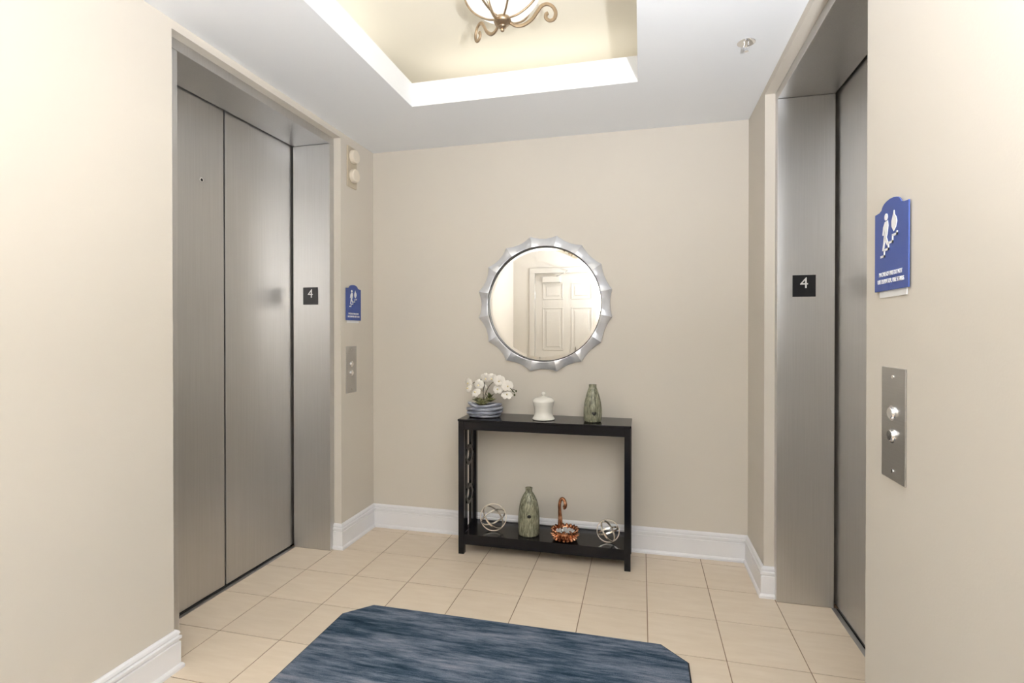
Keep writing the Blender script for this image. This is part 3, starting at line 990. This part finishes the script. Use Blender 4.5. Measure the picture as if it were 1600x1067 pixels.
# ------------------------------------------------------------------ ceiling fixtures
def ceiling_lamp(loc, label):
    t = thing('ceiling_lamp', label, 'ceiling light', loc, 0, 'scroll arm ceiling lamps in the tray')
    top = ZU-loc[2]
    MB().lathe(smooth_prof([(0.001, 0.0), (0.007, 0.003), (0.0085, 0.009), (0.006, 0.014), (0.016, 0.018), (0.018, 0.024), (0.013, 0.028), (0.030, 0.034), (0.037, 0.044), (0.034, 0.056), (0.028, 0.062)], 3), 32).build('finial', M['bronze'], t, True)
    bp = smooth_prof([(0.024, 0.058), (0.070, 0.070), (0.120, 0.102), (0.155, 0.145), (0.172, 0.195)], 5)
    V, Fc = [], []
    n = 48
    for r, z in bp:
        for k in range(n):
            V.append((r*math.cos(2*PI*k/n), r*math.sin(2*PI*k/n), z))
    for i in range(len(bp)-1):
        for k in range(n):
            l = (k+1) % n
            Fc.append((i*n+k, i*n+l, (i+1)*n+l, (i+1)*n+k))
    MB().add(V, Fc).build('glass_bowl', M['bowl'], t, True)
    MB().lathe([(0.006, 0.06), (0.006, top-0.02)], 10).build('stem', M['bronze'], t)
    MB().lathe([(0.05, top-0.03), (0.085, top-0.02), (0.09, top-0.0005)], 32).build('canopy', M['bronze'], t, True)
    rim = [(0.176*math.cos(2*PI*k/48), 0.176*math.sin(2*PI*k/48), 0.196) for k in range(48)]
    MB().tube(rim, 0.006, 8, True).build('rim_ring', M['bronze'], t, True)
    arm = [(0.034, 0.040), (0.060, 0.028), (0.092, 0.034), (0.126, 0.060), (0.148, 0.092), (0.166, 0.116), (0.190, 0.126), (0.214, 0.116), (0.227, 0.092), (0.221, 0.066), (0.202, 0.056), (0.186, 0.066), (0.186, 0.082), (0.194, 0.088)]
    A0 = YAW+D(4)
    sm = smooth_prof(arm, 5)
    for k in range(3):
        a = A0+k*2*PI/3
        MB().tube([(r*math.cos(a), r*math.sin(a), z) for r, z in sm], 0.0055, 8, flat=1.5).build('scroll_arm', M['bronze'], t, True)
    rib = smooth_prof([(0.030, 0.056), (0.073, 0.066), (0.125, 0.099), (0.160, 0.143), (0.177, 0.196)], 5)
    for k in range(6):
        a = A0+D(40)+k*PI/3
        MB().tube([(r*math.cos(a), r*math.sin(a), z) for r, z in rib], 0.0042, 8).build('rib', M['bronze'], t, True)
    ld = bpy.data.lights.new('lamp_bulb', 'POINT')
    ld.energy = LAMP_W; ld.color = LAMP_COL; ld.shadow_soft_size = 0.035
    lo = bpy.data.objects.new('lamp_bulb', ld); COL.objects.link(lo)
    lo.parent = t; lo.location = (0.0, 0.0, 0.105)
    return t
ceiling_lamp((-0.572, 2.15, 2.5807), 'bronze scroll arm bowl lamp hanging in the ceiling tray')
ceiling_lamp((-0.572, 0.25, 2.5807), 'second bronze scroll arm bowl lamp in the tray, out of view behind the camera')

# added fill uplights, unseen on the right wall, brighten the whole room
def fill_uplight(loc, rz, label):
    t = thing('added_uplight', label, 'added fill light', loc, rz, 'added fill uplights')
    MB().disc_y(0.055, -0.018, -0.0005, (0, -0.05), 32).build('back_plate', M['bronze'], t, True, bevel=0.003)
    MB().tube(smooth_prof([(0, -0.016, -0.05), (0, -0.05, -0.085), (0, -0.09, -0.09), (0, -0.105, -0.075)], 5), 0.007, 10).build('arm', M['bronze'], t, True)
    MB().lathe(smooth_prof([(0.012, -0.08), (0.03, -0.07), (0.034, -0.058)], 3), 24, c=(0, -0.105, 0)).build('cup', M['bronze'], t, True)
    prof = smooth_prof([(0.03, -0.06), (0.062, -0.03), (0.078, 0.02), (0.085, 0.08)], 5)
    V, Fc = [], []
    n = 32
    for r, z in prof:
        for k in range(n):
            V.append((r*math.cos(2*PI*k/n), -0.105+r*math.sin(2*PI*k/n), z))
    for i in range(len(prof)-1):
        for k in range(n):
            l = (k+1) % n
            Fc.append((i*n+k, i*n+l, (i+1)*n+l, (i+1)*n+k))
    MB().add(V, Fc).build('cutoff_shade', M['fill_uplight'], t, True)
    ld = bpy.data.lights.new('fill_bulb', 'POINT')
    ld.energy = FILL_W; ld.color = FILL_COL; ld.shadow_soft_size = 0.045
    lo = bpy.data.objects.new('fill_bulb', ld); COL.objects.link(lo)
    lo.parent = t; lo.location = (0, -0.105, 0.042)
fill_uplight((XR, 0.10, 1.30), -PI/2, 'added unseen fill uplight on the right wall beside the camera')
fill_uplight((XR, -0.16, 1.30), -PI/2, 'added unseen fill uplight on the right wall nearer the front corner')

# sprinkler head
t = thing('fire_sprinkler', 'small chrome sprinkler head in the white ceiling', 'sprinkler', (0.424, 2.365, ZC))
MB().lathe([(0.036, -0.0002), (0.036, -0.0015), (0.024, -0.004), (0.012, -0.004)], 32).build('escutcheon', M['chrome'], t, True)
fr = MB()
for s in (-1, 1):
    fr.tube([(s*0.007, 0, -0.005), (s*0.011, 0, -0.020), (s*0.004, 0, -0.034)], 0.0022, 6)
fr.build('frame_arm', M['chrome'], t, True)
MB().tube([(0, 0, -0.004), (0, 0, -0.036)], 0.0018, 8).build('bulb', M['chrome'], t)
MB().lathe([(0.008, -0.036), (0.009, -0.0372)], 20).build('deflector', M['chrome'], t)
